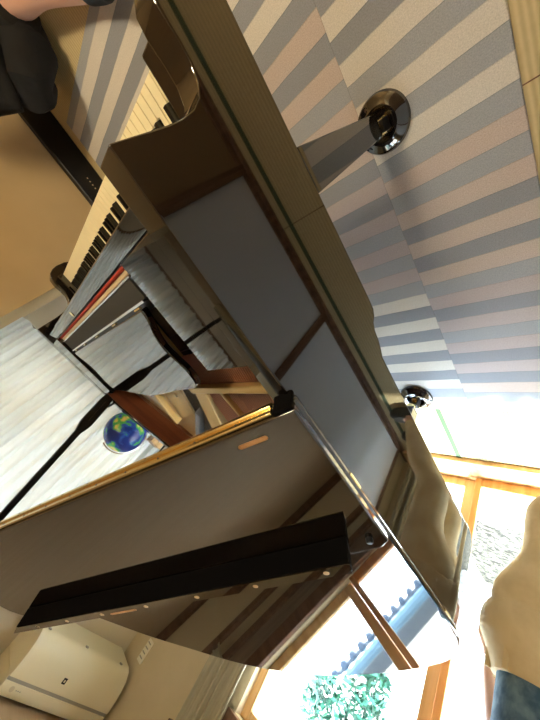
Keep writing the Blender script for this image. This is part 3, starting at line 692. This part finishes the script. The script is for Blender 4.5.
loft(tm, sl([((PX + .004, PY, .955), .106, .143), ((PX - .002, PY, .985), .104, .146), ((PX - .010, PY, 1.03), .112, .162), ((PX - .010, PY, 1.12), .115, .163), ((PX - .005, PY, 1.24), .128, .172), ((PX - .01, PY, 1.34), .115, .178), ((PX - .012, PY, 1.40), .088, .13), ((PX - .014, PY, 1.445), .06, .066)]))
for q in (-1, 1):
    e = [(PX - .01, PY + .13 * q, 1.36), (PX - .01, PY + .18 * q, 1.345), (PX + (.05 if q > 0 else -.04), PY + .212 * q, 1.23), (PX + (.105 if q > 0 else -.085), PY + .217 * q, 1.15)]
    if q < 0: e += [(PX - .13, PY - .19, 1.165), (PX - .19, PY - .165, 1.21)]
    tm.tube(e, [.06, .066, .058, .054, .048, .042][:len(e)], 16)
SH = tm.build('denim_shirt', m_denim, b1)
bl = None
for a in (-1.9, -1.1, -.35, .35, 1.1):
    x = PX + .005 + .118 * math.cos(a); y = PY + .158 * math.sin(a)
    MB().box(x - .006, x + .008, y - .006, y + .006, .935, .992).build('belt_loop', m_khaki, TRS, bevel=.002)
for s in (-1, 1):
    MB().lathe([(.03, .0095), (.045, .012), (.05, .03), (.045, .06), (.03, .085)], (0, 0, 0), 20, 2.3, .85, M=Matrix.Translation((PX - .255, PY + .103 * s, 0))).build('shoe', m_sole, b1)

# --- person sitting on the floor in black by the tan wall
P2 = thing('person', (1.18, -.92, .0), 'person in black clothes sitting on the floor, one bare leg and navy sock stretched out', 'person')
hx, hy = 1.235, -.95
V = [(hx, hy, .13), (hx + .03, hy - .02, .32), (hx + .01, hy - .01, .48), (hx - .02, hy, .60), (hx - .04, hy + .01, .67)]
E_ = [(i, i + 1) for i in range(4)]; Rr = [.10, .09, .09, .048, .048]
V += [(hx - .08, hy - .06, .11), (.92, -.875, .115), (.71, -.705, .08), (.635, -.645, .068), (.58, -.605, .13)]; k = 5; E_ += [(0, 5), (5, 6), (6, 7), (7, 8), (8, 9)]; Rr += [.075, .055, .042, .034, .025]
V += [(hx - .06, hy + .1, .12), (hx + .02, hy + .19, .22), (hx + .12, hy + .12, .07), (hx + .16, hy + .02, .04)]; k = 10; E_ += [(0, 10), (10, 11), (11, 12), (12, 13)]; Rr += [.075, .055, .036, .025]
for s in (-1, 1):
    base = Vector((hx, hy, 0)); sv = Vector((.62, .78, 0)) * s
    a0 = base + sv * .17 + Vector((0, 0, .54)); a1 = base + sv * .2 + Vector((-.06, .05, .33)); a2 = base + sv * .05 + Vector((-.16, -.07, .27))
    V += [a0, a1, a2]; k = len(V) - 3; E_ += [(2, k), (k, k + 1), (k + 1, k + 2)]; Rr += [.034, .034, .024]
    finger_set(V, E_, Rr, k + 2, a2, (-1, -.7, -.5), -sv, .95, curl=Vector((0, 0, -.015)))
b2 = skin('person_body', V, E_, Rr, m_skin, P2)
hm = head(P2, (hx - .07, hy + .03, .79), (-.8, .6, -.15)); join_into(b2, hm[0]); face_bits(b2, *hm[1:]); hair(b2, *hm[1:], low=.06)
tm = MB()
loft(tm, sl([((hx, hy, .05), .13, .15), ((hx + .01, hy - .01, .14), .15, .17), ((hx + .025, hy - .015, .28), .125, .145), ((hx + .015, hy - .01, .42), .14, .16), ((hx, hy, .52), .125, .155), ((hx - .015, hy, .575), .085, .10), ((hx - .03, hy + .005, .62), .055, .058)]))
for q in (-1, 1):
    sv = Vector((.62, .78, 0)) * q; base = Vector((hx, hy, 0))
    tm.tube([base + sv * .10 + Vector((0, 0, .525)), base + sv * .16 + Vector((-.01, .005, .51)), base + sv * .19 + Vector((-.04, .03, .42)), base + sv * .2 + Vector((-.06, .05, .33)), base + sv * .13 + Vector((-.11, -.01, .30)), base + sv * .07 + Vector((-.145, -.055, .275))], [.055, .06, .054, .05, .046, .04], 16)
tm.build('black_top', m_blackcloth, b2)
tm = MB()
tm.tube([(hx + .02, hy, .14), (hx - .05, hy + .11, .16), (hx - .02, hy + .18, .22), (hx + .02, hy + .21, .22), (hx + .07, hy + .18, .16), (hx + .12, hy + .12, .09)], [.13, .115, .09, .078, .07, .065], 18)
tm.tube([(hx + .02, hy, .14), (hx - .06, hy - .02, .135), (hx - .14, hy - .02, .13)], [.14, .12, .10], 18)
tm.build('black_skirt', m_blackcloth, b2)
skin('navy_sock', [(.73, -.72, .082), (.68, -.68, .076), (.635, -.645, .070), (.59, -.61, .105), (.575, -.595, .15)], [(0, 1), (1, 2), (2, 3), (3, 4)], [.048, .046, .044, .038, .03], m_navy, b2)
MB().tube([(1.125, -.80, .17), (1.15, -.74, .21), (1.19, -.70, .2)], .004, 6).build('red_cord', m_red, b2)
